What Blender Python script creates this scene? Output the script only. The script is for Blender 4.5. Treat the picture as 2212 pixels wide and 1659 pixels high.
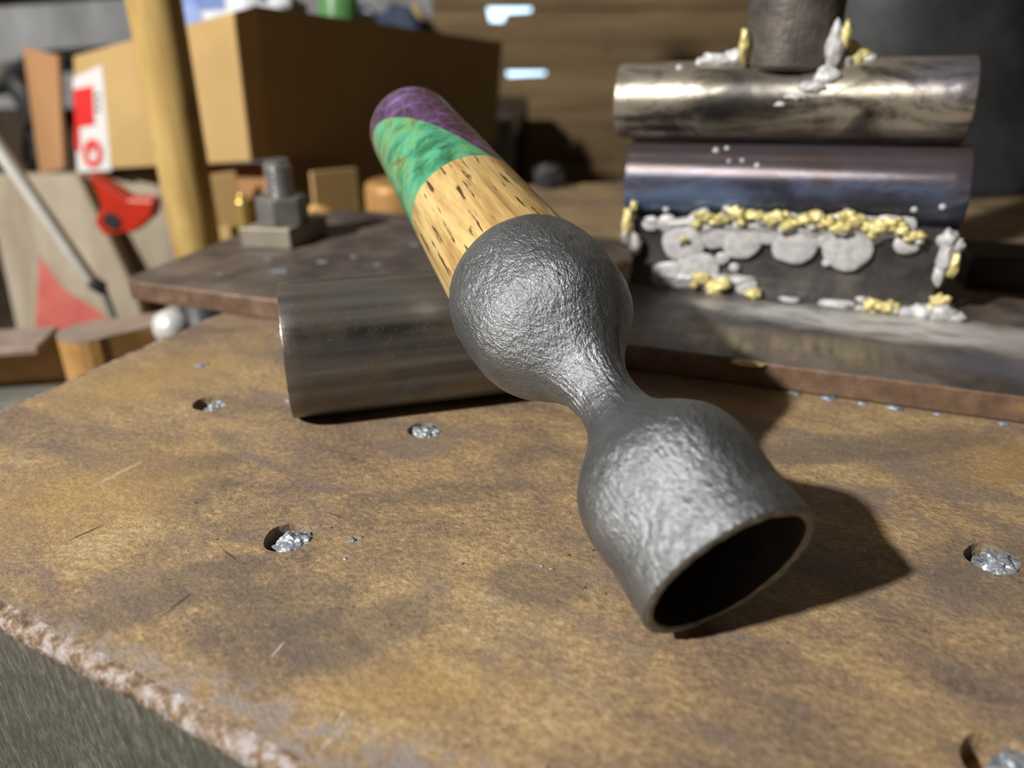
import bpy, bmesh, math, random
from mathutils import Vector, Matrix, noise

# ------------------------------------------------------------------ clear
for o in list(bpy.data.objects):
    bpy.data.objects.remove(o)
scene = bpy.context.scene
col = scene.collection
V = Vector

# ------------------------------------------------------------------ camera
cam_d = bpy.data.cameras.new('camera')
cam = bpy.data.objects.new('camera', cam_d)
col.objects.link(cam)
PITCH = math.radians(25.197)
cam.location = (0, 0, 0.125)
cam.rotation_euler = (math.pi / 2 - PITCH, 0, 0)
cam_d.sensor_width = 36.0
cam_d.lens = 36.0 * 1661 / 2212
cam_d.clip_start = 0.01
cam_d.clip_end = 50
cam_d.dof.use_dof = True
cam_d.dof.focus_distance = 0.208
cam_d.dof.aperture_fstop = 7.2
scene.camera = cam

# ------------------------------------------------------------------ world (daylight outside the shed)
w = bpy.data.worlds.new('world')
scene.world = w
w.use_nodes = True
bg = w.node_tree.nodes['Background']
bg.inputs['Color'].default_value = (0.55, 0.78, 1.0, 1)
bg.inputs['Strength'].default_value = 3.0

# ------------------------------------------------------------------ the work lamp (LED lamp off to the left of the bench)
ld = bpy.data.lights.new('work_lamp_light', 'POINT')
ld.energy = 165.0
ld.color = (1.0, 0.97, 0.92)
ld.shadow_soft_size = 0.030
lamp = bpy.data.objects.new('work_lamp_light', ld)
lamp.location = (-0.97, -0.50, 0.92)
col.objects.link(lamp)

vs = scene.view_settings
vs.view_transform = 'Standard'
vs.look = 'None'
vs.exposure = 0.0
vs.gamma = 1.0
vs.use_curve_mapping = False

# ------------------------------------------------------------------ node helper
class Mat:
    def __init__(s, name):
        s.m = bpy.data.materials.new(name)
        s.m.use_nodes = True
        s.t = s.m.node_tree
        s.b = s.t.nodes['Principled BSDF']
        s._co = None
    def n(s, typ, **k):
        nd = s.t.nodes.new(typ)
        for a, v in k.items():
            setattr(nd, a, v)
        return nd
    def link(s, a, b):
        s.t.links.new(a, b)
    def put(s, sock, v):
        if hasattr(v, 'is_output') or isinstance(v, bpy.types.NodeSocket):
            s.link(v, sock)
        else:
            if isinstance(v, (tuple, list)) and len(v) == 3 and sock.type == 'RGBA':
                v = (*v, 1)
            sock.default_value = v
    def co(s):
        if s._co is None:
            s._co = s.n('ShaderNodeTexCoord').outputs['Object']
        return s._co
    def mapped(s, scale=(1, 1, 1), rot=(0, 0, 0), loc=(0, 0, 0), vec=None):
        m = s.n('ShaderNodeMapping')
        s.link(vec or s.co(), m.inputs['Vector'])
        m.inputs['Scale'].default_value = scale
        m.inputs['Rotation'].default_value = rot
        m.inputs['Location'].default_value = loc
        return m.outputs['Vector']
    def noise(s, scale, detail=4, rough=.55, vec=None, dist=0.0):
        nd = s.n('ShaderNodeTexNoise')
        s.link(vec or s.co(), nd.inputs['Vector'])
        nd.inputs['Scale'].default_value = scale
        nd.inputs['Detail'].default_value = detail
        nd.inputs['Roughness'].default_value = rough
        nd.inputs['Distortion'].default_value = dist
        return nd.outputs['Fac']
    def vor(s, scale, vec=None, feature='F1'):
        nd = s.n('ShaderNodeTexVoronoi', feature=feature)
        s.link(vec or s.co(), nd.inputs['Vector'])
        nd.inputs['Scale'].default_value = scale
        return nd.outputs['Distance']
    def ramp(s, fac, stops, interp='LINEAR'):
        nd = s.n('ShaderNodeValToRGB')
        nd.color_ramp.interpolation = interp
        el = nd.color_ramp.elements
        while len(el) < len(stops):
            el.new(0.5)
        for e, (p, c) in zip(el, stops):
            e.position = p
            e.color = (*c, 1) if isinstance(c, (tuple, list)) else (c, c, c, 1)
        s.link(fac, nd.inputs['Fac'])
        return nd.outputs['Color']
    def mix(s, fac, a, b, mode='MIX'):
        nd = s.n('ShaderNodeMix', data_type='RGBA', blend_type=mode)
        s.put(nd.inputs[0], fac)
        s.put(nd.inputs[6], a)
        s.put(nd.inputs[7], b)
        return nd.outputs[2]
    def math(s, op, a, b=0.5, clamp=False):
        nd = s.n('ShaderNodeMath', operation=op, use_clamp=clamp)
        s.put(nd.inputs[0], a)
        s.put(nd.inputs[1], b)
        return nd.outputs[0]
    def sep(s, vec=None):
        nd = s.n('ShaderNodeSeparateXYZ')
        s.link(vec or s.co(), nd.inputs[0])
        return nd.outputs
    def spot(s, centre, radii, rot=0.0, soft=.5, wob=.5, wscale=60):
        """mask of one stain with its own ragged outline: 1 inside, 0 outside"""
        sub = s.n('ShaderNodeVectorMath', operation='SUBTRACT')
        s.link(s.co(), sub.inputs[0])
        sub.inputs[1].default_value = centre
        mp = s.mapped(rot=(0, 0, -rot), vec=sub.outputs[0])
        mp = s.mapped(scale=(1 / radii[0], 1 / radii[1], 1 / radii[2] if len(radii) > 2 else 0), vec=mp)
        ln = s.n('ShaderNodeVectorMath', operation='LENGTH')
        s.link(mp, ln.inputs[0])
        d = s.math('ADD', ln.outputs['Value'], s.math('MULTIPLY', s.math('SUBTRACT', s.noise(wscale, 5), .5), wob * 2))
        return s.ramp(d, [(1 - soft, 1.0), (1.0, 0.0)])
    def bump(s, h, strength=.3, dist=.001, normal=None):
        nd = s.n('ShaderNodeBump')
        nd.inputs['Strength'].default_value = strength
        nd.inputs['Distance'].default_value = dist
        s.link(h, nd.inputs['Height'])
        if normal is not None:
            s.link(normal, nd.inputs['Normal'])
        return nd.outputs['Normal']
    def done(s, color, rough=.5, metal=0.0, spec=.5, normal=None, coat=0.0, coat_rough=.1, emit=None, sheen=0):
        b = s.b
        s.put(b.inputs['Base Color'], color)
        s.put(b.inputs['Roughness'], rough)
        s.put(b.inputs['Metallic'], metal)
        s.put(b.inputs['Specular IOR Level'], spec)
        b.inputs['Coat Weight'].default_value = coat
        b.inputs['Coat Roughness'].default_value = coat_rough
        if normal is not None:
            s.link(normal, b.inputs['Normal'])
        return s.m


def simple(name, c1, c2, scale, rough=.6, metal=0.0, spec=.4, bump=.2, bdist=.001, stretch=(1, 1, 1), detail=5, coat=0.0):
    m = Mat(name)
    v = m.mapped(scale=stretch)
    n = m.noise(scale, detail, .6, v)
    c = m.ramp(n, [(.3, c1), (.7, c2)])
    nb = m.noise(scale * 4, 3, .6, v)
    return m.done(c, rough, metal, spec, m.bump(nb, bump, bdist), coat=coat)


# ------------------------------------------------------------------ materials
def mat_rust_top():
    m = Mat('rusted_steel_top')
    st = m.mapped(scale=(1, 2.2, 1), rot=(0, 0, math.radians(-38)))
    n1 = m.noise(13, 6, .62, st, .6)
    n2 = m.noise(70, 6, .65, m.mapped(scale=(1, 1.9, 1), rot=(0, 0, math.radians(-45))), .5)
    n3 = m.noise(650, 4, .7)
    f = m.math('ADD', m.math('MULTIPLY', n1, .62), m.math('MULTIPLY', n2, .38))
    base = m.ramp(f, [(.34, (.15, .112, .088)), (.43, (.225, .16, .105)), (.50, (.30, .208, .118)), (.57, (.38, .265, .135)), (.68, (.47, .35, .19))])
    grain = m.noise(420, 7, .85, m.mapped(scale=(1, 1.5, 1), rot=(0, 0, math.radians(-45))))
    base = m.mix(1.0, base, m.ramp(grain, [(.32, .48), (.5, 1.03), (.66, 1.7)]), 'MULTIPLY')
    # greyish purple mill scale showing through
    g = m.ramp(m.noise(24, 6, .6, m.mapped(scale=(1, 2, 1), rot=(0, 0, math.radians(-30)), loc=(3, 1, 0)), .8), [(.50, 0.0), (.66, .75)])
    base = m.mix(g, base, (.20, .155, .135))
    # individual dark stains (local coordinates of the table)
    for c, r, rot in STAINS_DARK:
        k = m.spot((c[0], c[1], 0), r, rot, .35, .5, 75)
        base = m.mix(m.math('MULTIPLY', k, .5), base, (.115, .098, .086))
    for c, r, rot in STAINS_OCHRE:
        k = m.spot((c[0], c[1], 0), r, rot, .8, .45, 30)
        base = m.mix(m.math('MULTIPLY', k, .55), base, (.45, .29, .10))
    for c, L, a, colr in SCRATCHES:
        k = m.spot((c[0], c[1], 0), (L, L * .10), a - TROT, .5, .35, 500)
        base = m.mix(m.math('MULTIPLY', k, .8), base, colr)
    # fine speckle
    base = m.mix(m.ramp(n3, [(.35, .32), (.6, 0.0)]), base, (.05, .035, .03))
    base = m.mix(m.ramp(m.noise(420, 5, .75), [(.58, 0.0), (.72, .45)]), base, (.55, .40, .2))
    dots = m.ramp(m.vor(170), [(.05, .9), (.10, 0.0)])
    dots = m.math('MULTIPLY', dots, m.ramp(m.noise(45, 2), [(.52, 0.0), (.6, 1.0)]))
    base = m.mix(dots, base, (.035, .026, .024))
    # bright scratches
    sc = m.ramp(m.noise(160, 3, .6, m.mapped(scale=(9, .6, 1), rot=(0, 0, math.radians(-62)))), [(.69, 0.0), (.75, .5)])
    base = m.mix(sc, base, (.62, .52, .38))
    # worn metal along the near edge
    y = m.sep()[1]
    wd = m.math('MULTIPLY', m.math('SUBTRACT', m.sep()[0], .09), .12, True)
    edge = m.math('SUBTRACT', m.math('ADD', m.math('MINIMUM', wd, .016), .005), y)
    edge = m.math('MULTIPLY', edge, 130, True)
    edge = m.math('MULTIPLY', edge, m.ramp(m.noise(170, 6, .75), [(.47, 0.0), (.55, 1.0)]))
    base = m.mix(m.math('MULTIPLY', edge, .85), base, (.56, .49, .46))
    rough = m.ramp(m.noise(110, 5, .6), [(.3, .36), (.7, .52)])
    h = m.math('ADD', m.noise(900, 4, .7), m.math('MULTIPLY', m.noise(260, 5, .7), .9))
    nrm = m.bump(h, .5, .0008)
    nrm = m.bump(m.ramp(m.vor(170), [(.03, 0.0), (.10, 1.0)]), .12, .0008, nrm)
    return m.done(base, rough, m.math('MULTIPLY', edge, .7), .5, nrm)


def mat_worn_edge():
    m = Mat('worn_steel_edge')
    n = m.noise(200, 7, .8)
    c = m.ramp(n, [(.36, (.06, .042, .034)), (.45, (.20, .125, .07)), (.50, (.30, .21, .14)), (.56, (.50, .44, .43)), (.67, (.72, .69, .70))])
    h = m.math('ADD', m.noise(420, 6, .75), m.math('MULTIPLY', m.vor(340), .5))
    return m.done(c, m.ramp(n, [(.3, .55), (.7, .3)]), m.ramp(n, [(.52, .05), (.65, .6)]), .5, m.bump(h, .9, .0012))


def mat_side():
    m = Mat('dark_scratched_steel_side')
    v = m.mapped(scale=(1, 1, .3), rot=(0, math.radians(24), 0))
    n = m.noise(600, 6, .78, v)
    n2 = m.noise(26, 4, .6)
    c = m.ramp(n, [(.34, (.075, .072, .056)), (.50, (.165, .158, .125)), (.66, (.36, .35, .30))])
    c = m.mix(m.ramp(n2, [(.35, .6), (.6, 0.0)]), c, (.09, .086, .068))
    return m.done(c, .4, .35, .5, m.bump(n, .4, .0008))


def mat_forged():
    m = Mat('forged_grey_steel')
    n = m.noise(90, 5, .6)
    v = m.mapped(scale=(1, 1, .5))
    n2 = m.noise(1100, 4, .75, v)
    c = m.ramp(n, [(.3, (.17, .182, .195)), (.7, (.275, .29, .305))])
    c = m.mix(m.ramp(n2, [(.58, 0.0), (.75, .5)]), c, (.55, .57, .59))
    c = m.mix(m.ramp(n2, [(.28, .5), (.42, 0.0)]), c, (.05, .052, .055))
    # small rust fleck on the cup
    k = m.spot((.0195, .0022, .0085), (.0016, .0016, .0022), 0, .8, .6, 500)
    c = m.mix(m.math('MULTIPLY', k, .7), c, (.13, .075, .045))
    h = m.math('ADD', m.noise(950, 4, .7, m.mapped(scale=(1, 1, .5))), m.math('MULTIPLY', m.noise(480, 3), .6))
    return m.done(c, m.ramp(n2, [(.3, .46), (.7, .30)]), .84, .5, m.bump(h, .72, .0009))


def mat_cup_rim():
    return simple('rim_grey_steel', (.17, .16, .145), (.30, .285, .26), 500, .45, .5, bump=.4)


def mat_zebra():
    m = Mat('tan_streaked_wood')
    v = m.mapped(scale=(1, 1, .1))
    n = m.noise(240, 5, .6, v, .3)
    c = m.ramp(n, [(.30, (.28, .155, .055)), (.45, (.45, .30, .11)), (.6, (.60, .43, .18)), (.75, (.68, .52, .25))])
    streak = m.ramp(m.noise(170, 3, .5, m.mapped(scale=(1, 1, .05), loc=(.2, .1, 0))), [(.58, 0.0), (.70, .65)])
    c = m.mix(streak, c, (.20, .10, .035))
    pores = m.ramp(m.noise(640, 2, .5, m.mapped(scale=(1, 1, .10))), [(.585, 0.0), (.64, .95)])
    pores = m.math('MULTIPLY', pores, m.ramp(m.noise(110, 2), [(.36, 0.0), (.52, 1.0)]))
    c = m.mix(pores, c, (.045, .025, .012))
    return m.done(c, .34, 0.0, .5, m.bump(m.math('SUBTRACT', 1.0, pores), .2, .0004), coat=.35, coat_rough=.18)


def mat_green():
    m = Mat('green_dyed_burl')
    v = m.mapped(scale=(.45, 1.0, 1.25), rot=(-.55, 0, 0))
    n = m.noise(80, 5, .62, v, .7)
    c = m.ramp(n, [(.30, (.012, .075, .03)), (.40, (.03, .19, .085)), (.48, (.055, .30, .16)), (.55, (.13, .33, .12)), (.61, (.14, .15, .05)), (.68, (.07, .30, .14)), (.8, (.09, .42, .25))])
    n2 = m.noise(160, 5, .65, v, .6)
    c = m.mix(m.ramp(n2, [(.5, 0.0), (.68, .55)]), c, (.10, .45, .29))
    c = m.mix(m.ramp(n2, [(.33, .6), (.45, 0.0)]), c, (.02, .10, .035))
    return m.done(c, .3, 0.0, .5, None, coat=.5, coat_rough=.12)


def mat_purple():
    m = Mat('purple_dyed_burl')
    n = m.noise(90, 6, .62, m.co(), 1.8)
    c = m.ramp(n, [(.3, (.020, .007, .022)), (.48, (.06, .020, .055)), (.6, (.09, .042, .12)), (.72, (.21, .13, .33))])
    vein = m.ramp(m.vor(120, feature='DISTANCE_TO_EDGE', vec=m.mapped(scale=(1, 1, .7))), [(0.0, .25), (.06, 0.0)])
    c = m.mix(vein, c, (.30, .19, .5))
    return m.done(c, .3, 0.0, .5, None, coat=.5, coat_rough=.12)


def mat_pipe():
    m = Mat('dark_mill_scale_pipe')
    # streaks run along the local x axis of the pipe
    v = m.mapped(scale=(.05, 1, 1))
    n = m.noise(75, 4, .5, v)
    c = m.ramp(n, [(.36, (.04, .037, .034)), (.46, (.095, .088, .08)), (.58, (.16, .15, .138)), (.66, (.085, .078, .07))])
    b = m.ramp(m.noise(60, 5, .6), [(.48, 0.0), (.66, .6)])
    c = m.mix(b, c, (.15, .12, .085))
    sp = m.ramp(m.noise(900, 3, .7), [(.6, 0.0), (.72, .35)])
    c = m.mix(sp, c, (.33, .32, .30))
    return m.done(c, m.ramp(n, [(.3, .28), (.7, .40)]), .6, .5, m.bump(m.noise(900, 3, .7), .12, .0005))


def mat_plate():
    m = Mat('dark_steel_plate')
    n = m.noise(38, 6, .62)
    c = m.ramp(n, [(.32, (.055, .045, .042)), (.5, (.115, .092, .08)), (.66, (.19, .155, .13))])
    # heat tint, brushed patch and white flux around the welded die
    # (local frame of the plate: x along its front edge, y away from it)
    k = m.spot((.272, .052, 0), (.085, .034), 0, .7, .5, 45)
    c = m.mix(m.math('MULTIPLY', k, .75), c, (.045, .047, .06))
    br = m.spot((.298, .020, 0), (.075, .020), 0.03, .7, .35, 60)
    br = m.math('MULTIPLY', br, m.ramp(m.noise(260, 4, .6, m.mapped(scale=(1, .12, 1), rot=(0, 0, .2))), [(.36, .15), (.62, 1.0)]))
    c = m.mix(m.math('MULTIPLY', br, .8), c, (.32, .26, .16))
    fl = m.spot((.345, .058, 0), (.10, .021), -.03, .6, .45, 70)
    fl = m.math('MULTIPLY', fl, m.ramp(m.noise(110, 5, .6, m.mapped(scale=(.5, 1.4, 1))), [(.30, .25), (.5, 1.0)]))
    c = m.mix(m.math('MULTIPLY', fl, .92), c, (.62, .61, .59))
    fl2 = m.spot((.410, .056, 0), (.06, .024), .12, .8, .4, 60)
    c = m.mix(m.math('MULTIPLY', fl2, .8), c, (.46, .42, .40))
    bl = m.spot((.385, .026, 0), (.055, .020), 0, .8, .5, 60)
    c = m.mix(m.math('MULTIPLY', bl, .6), c, (.14, .15, .19))
    # flaked rust on the vertical cut edges
    h = m.noise(700, 4, .7)
    geo = m.n('ShaderNodeNewGeometry').outputs['Normal']
    z = m.sep(geo)[2]
    side = m.ramp(z, [(.35, 1.0), (.75, 0.0)])
    sc = m.ramp(m.noise(120, 5, .6), [(.35, (.12, .075, .05)), (.6, (.20, .125, .08)), (.75, (.33, .20, .09))])
    c = m.mix(side, c, sc)
    return m.done(c, m.ramp(m.noise(90, 5), [(.3, .38), (.7, .58)]), .25, .5, m.bump(h, .25, .0007))


def mat_tube_bronze():
    m = Mat('brushed_heat_tinted_steel')
    # local x along the tube
    v = m.mapped(scale=(4, 1, 1))
    n = m.noise(30, 6, .68, m.mapped(scale=(.8, 1.9, 1.9), rot=(0, .35, 0)), 1.0)
    c = m.ramp(n, [(.33, (.035, .032, .032)), (.43, (.17, .15, .12)), (.52, (.44, .40, .33)), (.62, (.50, .45, .37)), (.70, (.26, .20, .155)), (.80, (.17, .17, .25))])
    # soot around the weld in the middle, blue tint at the right end
    k = m.spot((.062, -.012, .004), (.030, .02, .016), 0, .8, .35, 70)
    c = m.mix(m.math('MULTIPLY', k, .9), c, (.03, .028, .028))
    e = m.spot((.135, -.006, .010), (.030, .02, .012), 0, .8, .3, 70)
    c = m.mix(m.math('MULTIPLY', e, .7), c, (.15, .15, .26))
    lo = m.spot((.07, -.01, -.014), (.09, .02, .007), 0, .8, .35, 70)
    c = m.mix(m.math('MULTIPLY', lo, .7), c, (.075, .045, .03))
    for cc, rr, aa in (((.012, -.013, -.006), (.016, .02, .0022), .25), ((.020, -.013, -.0105), (.02, .02, .002), .1), ((.045, -.013, -.003), (.012, .02, .005), 0)):
        kk = m.spot(cc, rr, 0, .6, .6, 120)
        c = m.mix(m.math('MULTIPLY', kk, .85), c, (.03, .03, .033))
    br = m.noise(1400, 3, .7, v)
    return m.done(c, m.ramp(n, [(.3, .36), (.7, .24)]), .75, .5, m.bump(br, .3, .0003))


def mat_tube_blue():
    m = Mat('blued_steel')
    n = m.noise(32, 5, .6, m.mapped(scale=(.6, 1.4, 1.4)), .8)
    c = m.ramp(n, [(.30, (.03, .03, .035)), (.45, (.07, .08, .125)), (.55, (.15, .19, .32)), (.66, (.10, .085, .085)), (.78, (.16, .12, .10))])
    z = m.sep()[2]
    top = m.ramp(m.math('ADD', m.math('MULTIPLY', z, 50), .5), [(.62, 0.0), (.80, 1.0)])
    c = m.mix(m.math('MULTIPLY', top, .85), c, (.10, .075, .072))
    k = m.spot((.034, -.0155, -.005), (.042, .02, .0075), 0, .7, .45, 70)
    c = m.mix(m.math('MULTIPLY', k, .9), c, (.20, .27, .45))
    k = m.spot((.105, -.017, -.006), (.05, .02, .010), .12, .7, .3, 60)
    c = m.mix(m.math('MULTIPLY', k, .85), c, (.035, .035, .04))
    br = m.noise(1200, 3, .7, m.mapped(scale=(4, 1, 1)))
    return m.done(c, m.ramp(n, [(.3, .26), (.7, .16)]), .55, .5, m.bump(br, .3, .0003))


def mat_slag(name, c1, c2, metal, rough):
    m = Mat(name)
    n = m.noise(330, 5, .65)
    c = m.ramp(n, [(.3, c1), (.65, c2)])
    return m.done(c, rough, metal, .5, m.bump(m.noise(600, 4), .4, .001))


def mat_wood(name, dark, mid, light, axis='x', scale=30, rough=.65):
    m = Mat(name)
    sc = {'x': (.12, 1, 1), 'y': (1, .12, 1), 'z': (1, 1, .12)}[axis]
    v = m.mapped(scale=sc)
    n = m.noise(scale, 6, .62, v, .5)
    c = m.ramp(n, [(.3, dark), (.5, mid), (.7, light)])
    k = m.ramp(m.noise(scale * .5, 3, .5), [(.60, 0.0), (.72, .6)])
    c = m.mix(k, c, dark)
    return m.done(c, rough, 0.0, .35, m.bump(n, .3, .002))


# table frame -------------------------------------------------------
TA = V((-.2101, .1863, 0))
TX = V((.885, -.466, 0)).normalized()
TY = V((.466, .885, 0)).normalized()
def tl(x, y):
    d = V((x, y, 0)) - TA
    return (d.dot(TX), d.dot(TY))
TROT = math.atan2(TX.y, TX.x)
STAINS_DARK = [(tl(-.080, .148), (.027, .010), 1.05), (tl(-.055, .140), (.024, .013), .9), (tl(-.040, .131), (.03, .012), .9),
               (tl(.118, .218), (.06, .010), .65), (tl(.005, .150), (.014, .010), .3), (tl(-.10, .205), (.02, .006), .9),
               (tl(.125, .150), (.03, .02), .2), (tl(-.02, .19), (.03, .007), .6)]
PALE, DARKS = (.62, .56, .48), (.05, .035, .028)
SCRATCHES = [(tl(-.0516, .1284), .0030, 1.23, PALE), (tl(-.0341, .1101), .0028, 1.37, PALE), (tl(-.0341, .1060), .0046, .96, PALE), (tl(-.073, .1614), .0050, -.7, DARKS),
             (tl(-.1208, .2011), .0110, 1.03, (.5, .40, .22)), (tl(-.0495, .1794), .0036, -.52, DARKS), (tl(-.0796, .1426), .0060, 1.1, DARKS), (tl(-.115, .1715), .0060, .86, DARKS)]
STAINS_OCHRE = [(tl(.16, .205), (.035, .02), .5), (tl(.075, .246), (.035, .012), .3), (tl(-.125, .19), (.045, .03), 1.0),
                (tl(-.14, .27), (.05, .03), 1.0), (tl(-.02, .118), (.03, .012), .4)]

M_top = mat_rust_top()
M_edge = mat_worn_edge()
M_side = mat_side()
M_forged = mat_forged()
M_rim = mat_cup_rim()
M_zebra = mat_zebra()
M_green = mat_green()
M_purple = mat_purple()
M_pipe = mat_pipe()
M_plate = mat_plate()
M_bronze = mat_tube_bronze()
M_blue = mat_tube_blue()
M_slag = mat_slag('white_flux_slag', (.33, .33, .35), (.58, .57, .565), .05, .32)
M_gold = mat_slag('yellow_brass_weld', (.46, .37, .10), (.80, .72, .36), .25, .42)
M_plug = mat_slag('silver_weld_metal', (.10, .115, .14), (.50, .54, .59), .5, .46)
M_cavity = simple('shade_dark_cavity', (.015, .014, .013), (.035, .03, .028), 300, .8)  # near-black colour carries the shade inside the hollow cup
M_block = simple('sooty_steel_block', (.028, .026, .026), (.095, .085, .08), 60, .5, .4)
M_black = simple('black_sooty_steel', (.016, .017, .018), (.045, .046, .048), 25, .5, .2, bump=.3)
M_stem = simple('grey_scaled_steel', (.075, .065, .06), (.16, .14, .125), 130, .5, .4, bump=.4)
M_card = simple('cardboard', (.44, .29, .12), (.52, .36, .16), 12, .8, spec=.2, bump=.05)
M_card_b = simple('brown_cardboard', (.34, .18, .08), (.42, .23, .11), 12, .8, spec=.2, bump=.05)
M_white = simple('white_paper', (.62, .61, .60), (.70, .69, .68), 30, .6, bump=.05)
M_red = simple('red_print', (.62, .02, .02), (.72, .035, .03), 40, .6, bump=.05)
M_redpl = simple('red_plastic', (.36, .016, .006), (.52, .03, .009), 30, .4, bump=.1)
M_pole = mat_wood('pale_wood_handle', (.30, .18, .05), (.50, .34, .12), (.62, .45, .19), 'z', 60, .45)
M_plank = mat_wood('brown_shed_planks', (.075, .05, .024), (.165, .112, .055), (.25, .175, .092), 'x', 22, .8)
M_plankd = mat_wood('dark_timber', (.018, .011, .007), (.035, .022, .013), (.055, .036, .02), 'z', 25, .8)
M_grey = simple('grey_whitewashed_wall', (.16, .16, .16), (.36, .37, .385), 9, .85, spec=.2, stretch=(1.6, 1, .6))
M_board = mat_wood('weathered_grey_board', (.20, .165, .115), (.30, .255, .185), (.40, .35, .27), 'z', 26, .8)
M_nut = simple('grey_zinc_steel', (.20, .20, .19), (.32, .32, .30), 80, .38, .6)
M_thread = simple('bright_thread_steel', (.40, .40, .41), (.58, .58, .59), 120, .24, .8)
M_blockt = simple('tan_grey_steel', (.24, .21, .165), (.34, .30, .24), 50, .5, .3)
M_rod = simple('pale_grey_rod', (.55, .54, .5), (.68, .67, .62), 60, .35, .15)
M_orange = simple('orange_rust', (.36, .19, .06), (.54, .31, .11), 35, .5, .2)
M_pinkst = simple('pinkish_worn_steel', (.27, .20, .16), (.42, .33, .28), 60, .45, .3)
M_chrome = simple('bright_steel', (.6, .6, .6), (.75, .75, .74), 60, .35, .3)
M_brass = simple('brass', (.62, .46, .14), (.75, .58, .2), 60, .3, .7)
M_darkred = simple('dark_red_paint', (.14, .012, .01), (.2, .02, .016), 20, .6)
M_greenst = simple('grey_green_steel', (.14, .145, .125), (.24, .24, .21), 40, .5, .3)
M_bluef = simple('blue_plastic_film', (.10, .16, .42), (.26, .34, .65), 30, .4, bump=.5, bdist=.004)
M_navy = simple('dark_navy_cloth', (.02, .03, .06), (.05, .07, .12), 30, .8, bump=.4, bdist=.003)
M_greenb = simple('green_plastic', (.05, .16, .05), (.12, .3, .1), 20, .35)
M_film = simple('white_plastic_film', (.45, .47, .52), (.75, .77, .8), 40, .35, bump=.5, bdist=.004)
M_paper = simple('tan_paper', (.24, .17, .085), (.34, .25, .14), 20, .7, bump=.5, bdist=.004)
M_hose = simple('grey_rubber', (.14, .14, .15), (.2, .2, .21), 30, .5)
M_floor = simple('dark_concrete', (.025, .022, .02), (.05, .045, .04), 8, .9)
M_ceil = mat_wood('dark_roof_boards', (.02, .014, .01), (.04, .03, .02), (.06, .045, .03), 'x', 12, .85)
M_bluesc = simple('pale_blue_spatter_and_glint', (.15, .19, .25), (.36, .42, .5), 300, .45, .3)  # weld spatter, also the two glints painted on the hood

# ------------------------------------------------------------------ geometry helpers
def set_props(o, label=None, cat=None, group=None, kind=None):
    if label: o['label'] = label
    if cat: o['category'] = cat
    if group: o['group'] = group
    if kind: o['kind'] = kind
    return o

def frame(loc, rotz=0.0):
    return Matrix.Translation(V(loc)) @ Matrix.Rotation(rotz, 4, 'Z')

def thing(name, label, cat, M, group=None, kind=None):
    o = bpy.data.objects.new(name, None)
    o.empty_display_size = .01
    col.objects.link(o)
    o.matrix_world = M
    o['_m'] = 0
    del o['_m']
    set_props(o, label, cat, group, kind)
    FR[o.name] = M.copy()
    return o
FR = {}

def obj(name, verts, faces, mat, parent=None, M=None, smooth=False, bevel=0.0, local=False, label=None, angle=40, seg=2):
    """verts in world space unless local; converted to the frame of the parent (or M)"""
    if parent is not None:
        M = FR[parent.name]
    if M is None:
        M = Matrix.Identity(4)
    if not local:
        I = M.inverted()
        verts = [I @ V(v) for v in verts]
    me = bpy.data.meshes.new(name)
    me.from_pydata([tuple(v) for v in verts], [], faces)
    me.update()
    bm = bmesh.new(); bm.from_mesh(me)
    bmesh.ops.recalc_face_normals(bm, faces=bm.faces)
    bm.to_mesh(me); bm.free()
    o = bpy.data.objects.new(name, me)
    col.objects.link(o)
    me.materials.append(mat)
    if parent is not None:
        o.parent = parent
        FR[o.name] = M.copy()
        if parent.parent is not None or parent.type == 'MESH':
            pass
    else:
        o.matrix_world = M
        FR[o.name] = M.copy()
    if smooth:
        for p in me.polygons:
            p.use_smooth = True
    if bevel > 0:
        b = o.modifiers.new('bevel', 'BEVEL')
        b.width = bevel; b.segments = seg; b.limit_method = 'ANGLE'; b.angle_limit = math.radians(30)
        b.harden_normals = False
    if label: o['label'] = label
    return o

def boxv(sx, sy, sz, M):
    c = [(-1, -1, -1), (1, -1, -1), (1, 1, -1), (-1, 1, -1), (-1, -1, 1), (1, -1, 1), (1, 1, 1), (-1, 1, 1)]
    v = [M @ V((a * sx / 2, b * sy / 2, d * sz / 2)) for a, b, d in c]
    return v, [(0, 3, 2, 1), (4, 5, 6, 7), (0, 1, 5, 4), (1, 2, 6, 5), (2, 3, 7, 6), (3, 0, 4, 7)]

def prism(poly, z0, z1):
    n = len(poly)
    v = [(x, y, z0) for x, y in poly] + [(x, y, z1) for x, y in poly]
    f = [tuple(range(n - 1, -1, -1)), tuple(range(n, 2 * n))]
    f += [(i, (i + 1) % n, n + (i + 1) % n, n + i) for i in range(n)]
    return v, f

def lathe(prof, seg, M, axis='z', close=False, jitter=None):
    """prof [(r, h)], revolved about the local axis; r==0 gives a pole"""
    v, f, rings = [], [], []
    for r, h in prof:
        if r < 1e-7:
            rings.append([len(v)]); v.append((0, 0, h))
        else:
            ring = []
            for i in range(seg):
                a = 2 * math.pi * i / seg
                rr = r
                ring.append(len(v)); v.append((rr * math.cos(a), rr * math.sin(a), h))
            rings.append(ring)
    pairs = list(zip(rings[:-1], rings[1:]))
    if close: pairs.append((rings[-1], rings[0]))
    for a, b in pairs:
        if len(a) == 1 and len(b) == 1: continue
        for i in range(seg):
            j = (i + 1) % seg
            if len(a) == 1: f.append((a[0], b[j], b[i]))
            elif len(b) == 1: f.append((a[i], a[j], b[0]))
            else: f.append((a[i], a[j], b[j], b[i]))
    if jitter: v = [jitter(V(p)) for p in v]
    if axis == 'x': v = [(p[2], p[0], p[1]) for p in v]
    return [M @ V(p) for p in v], f

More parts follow.
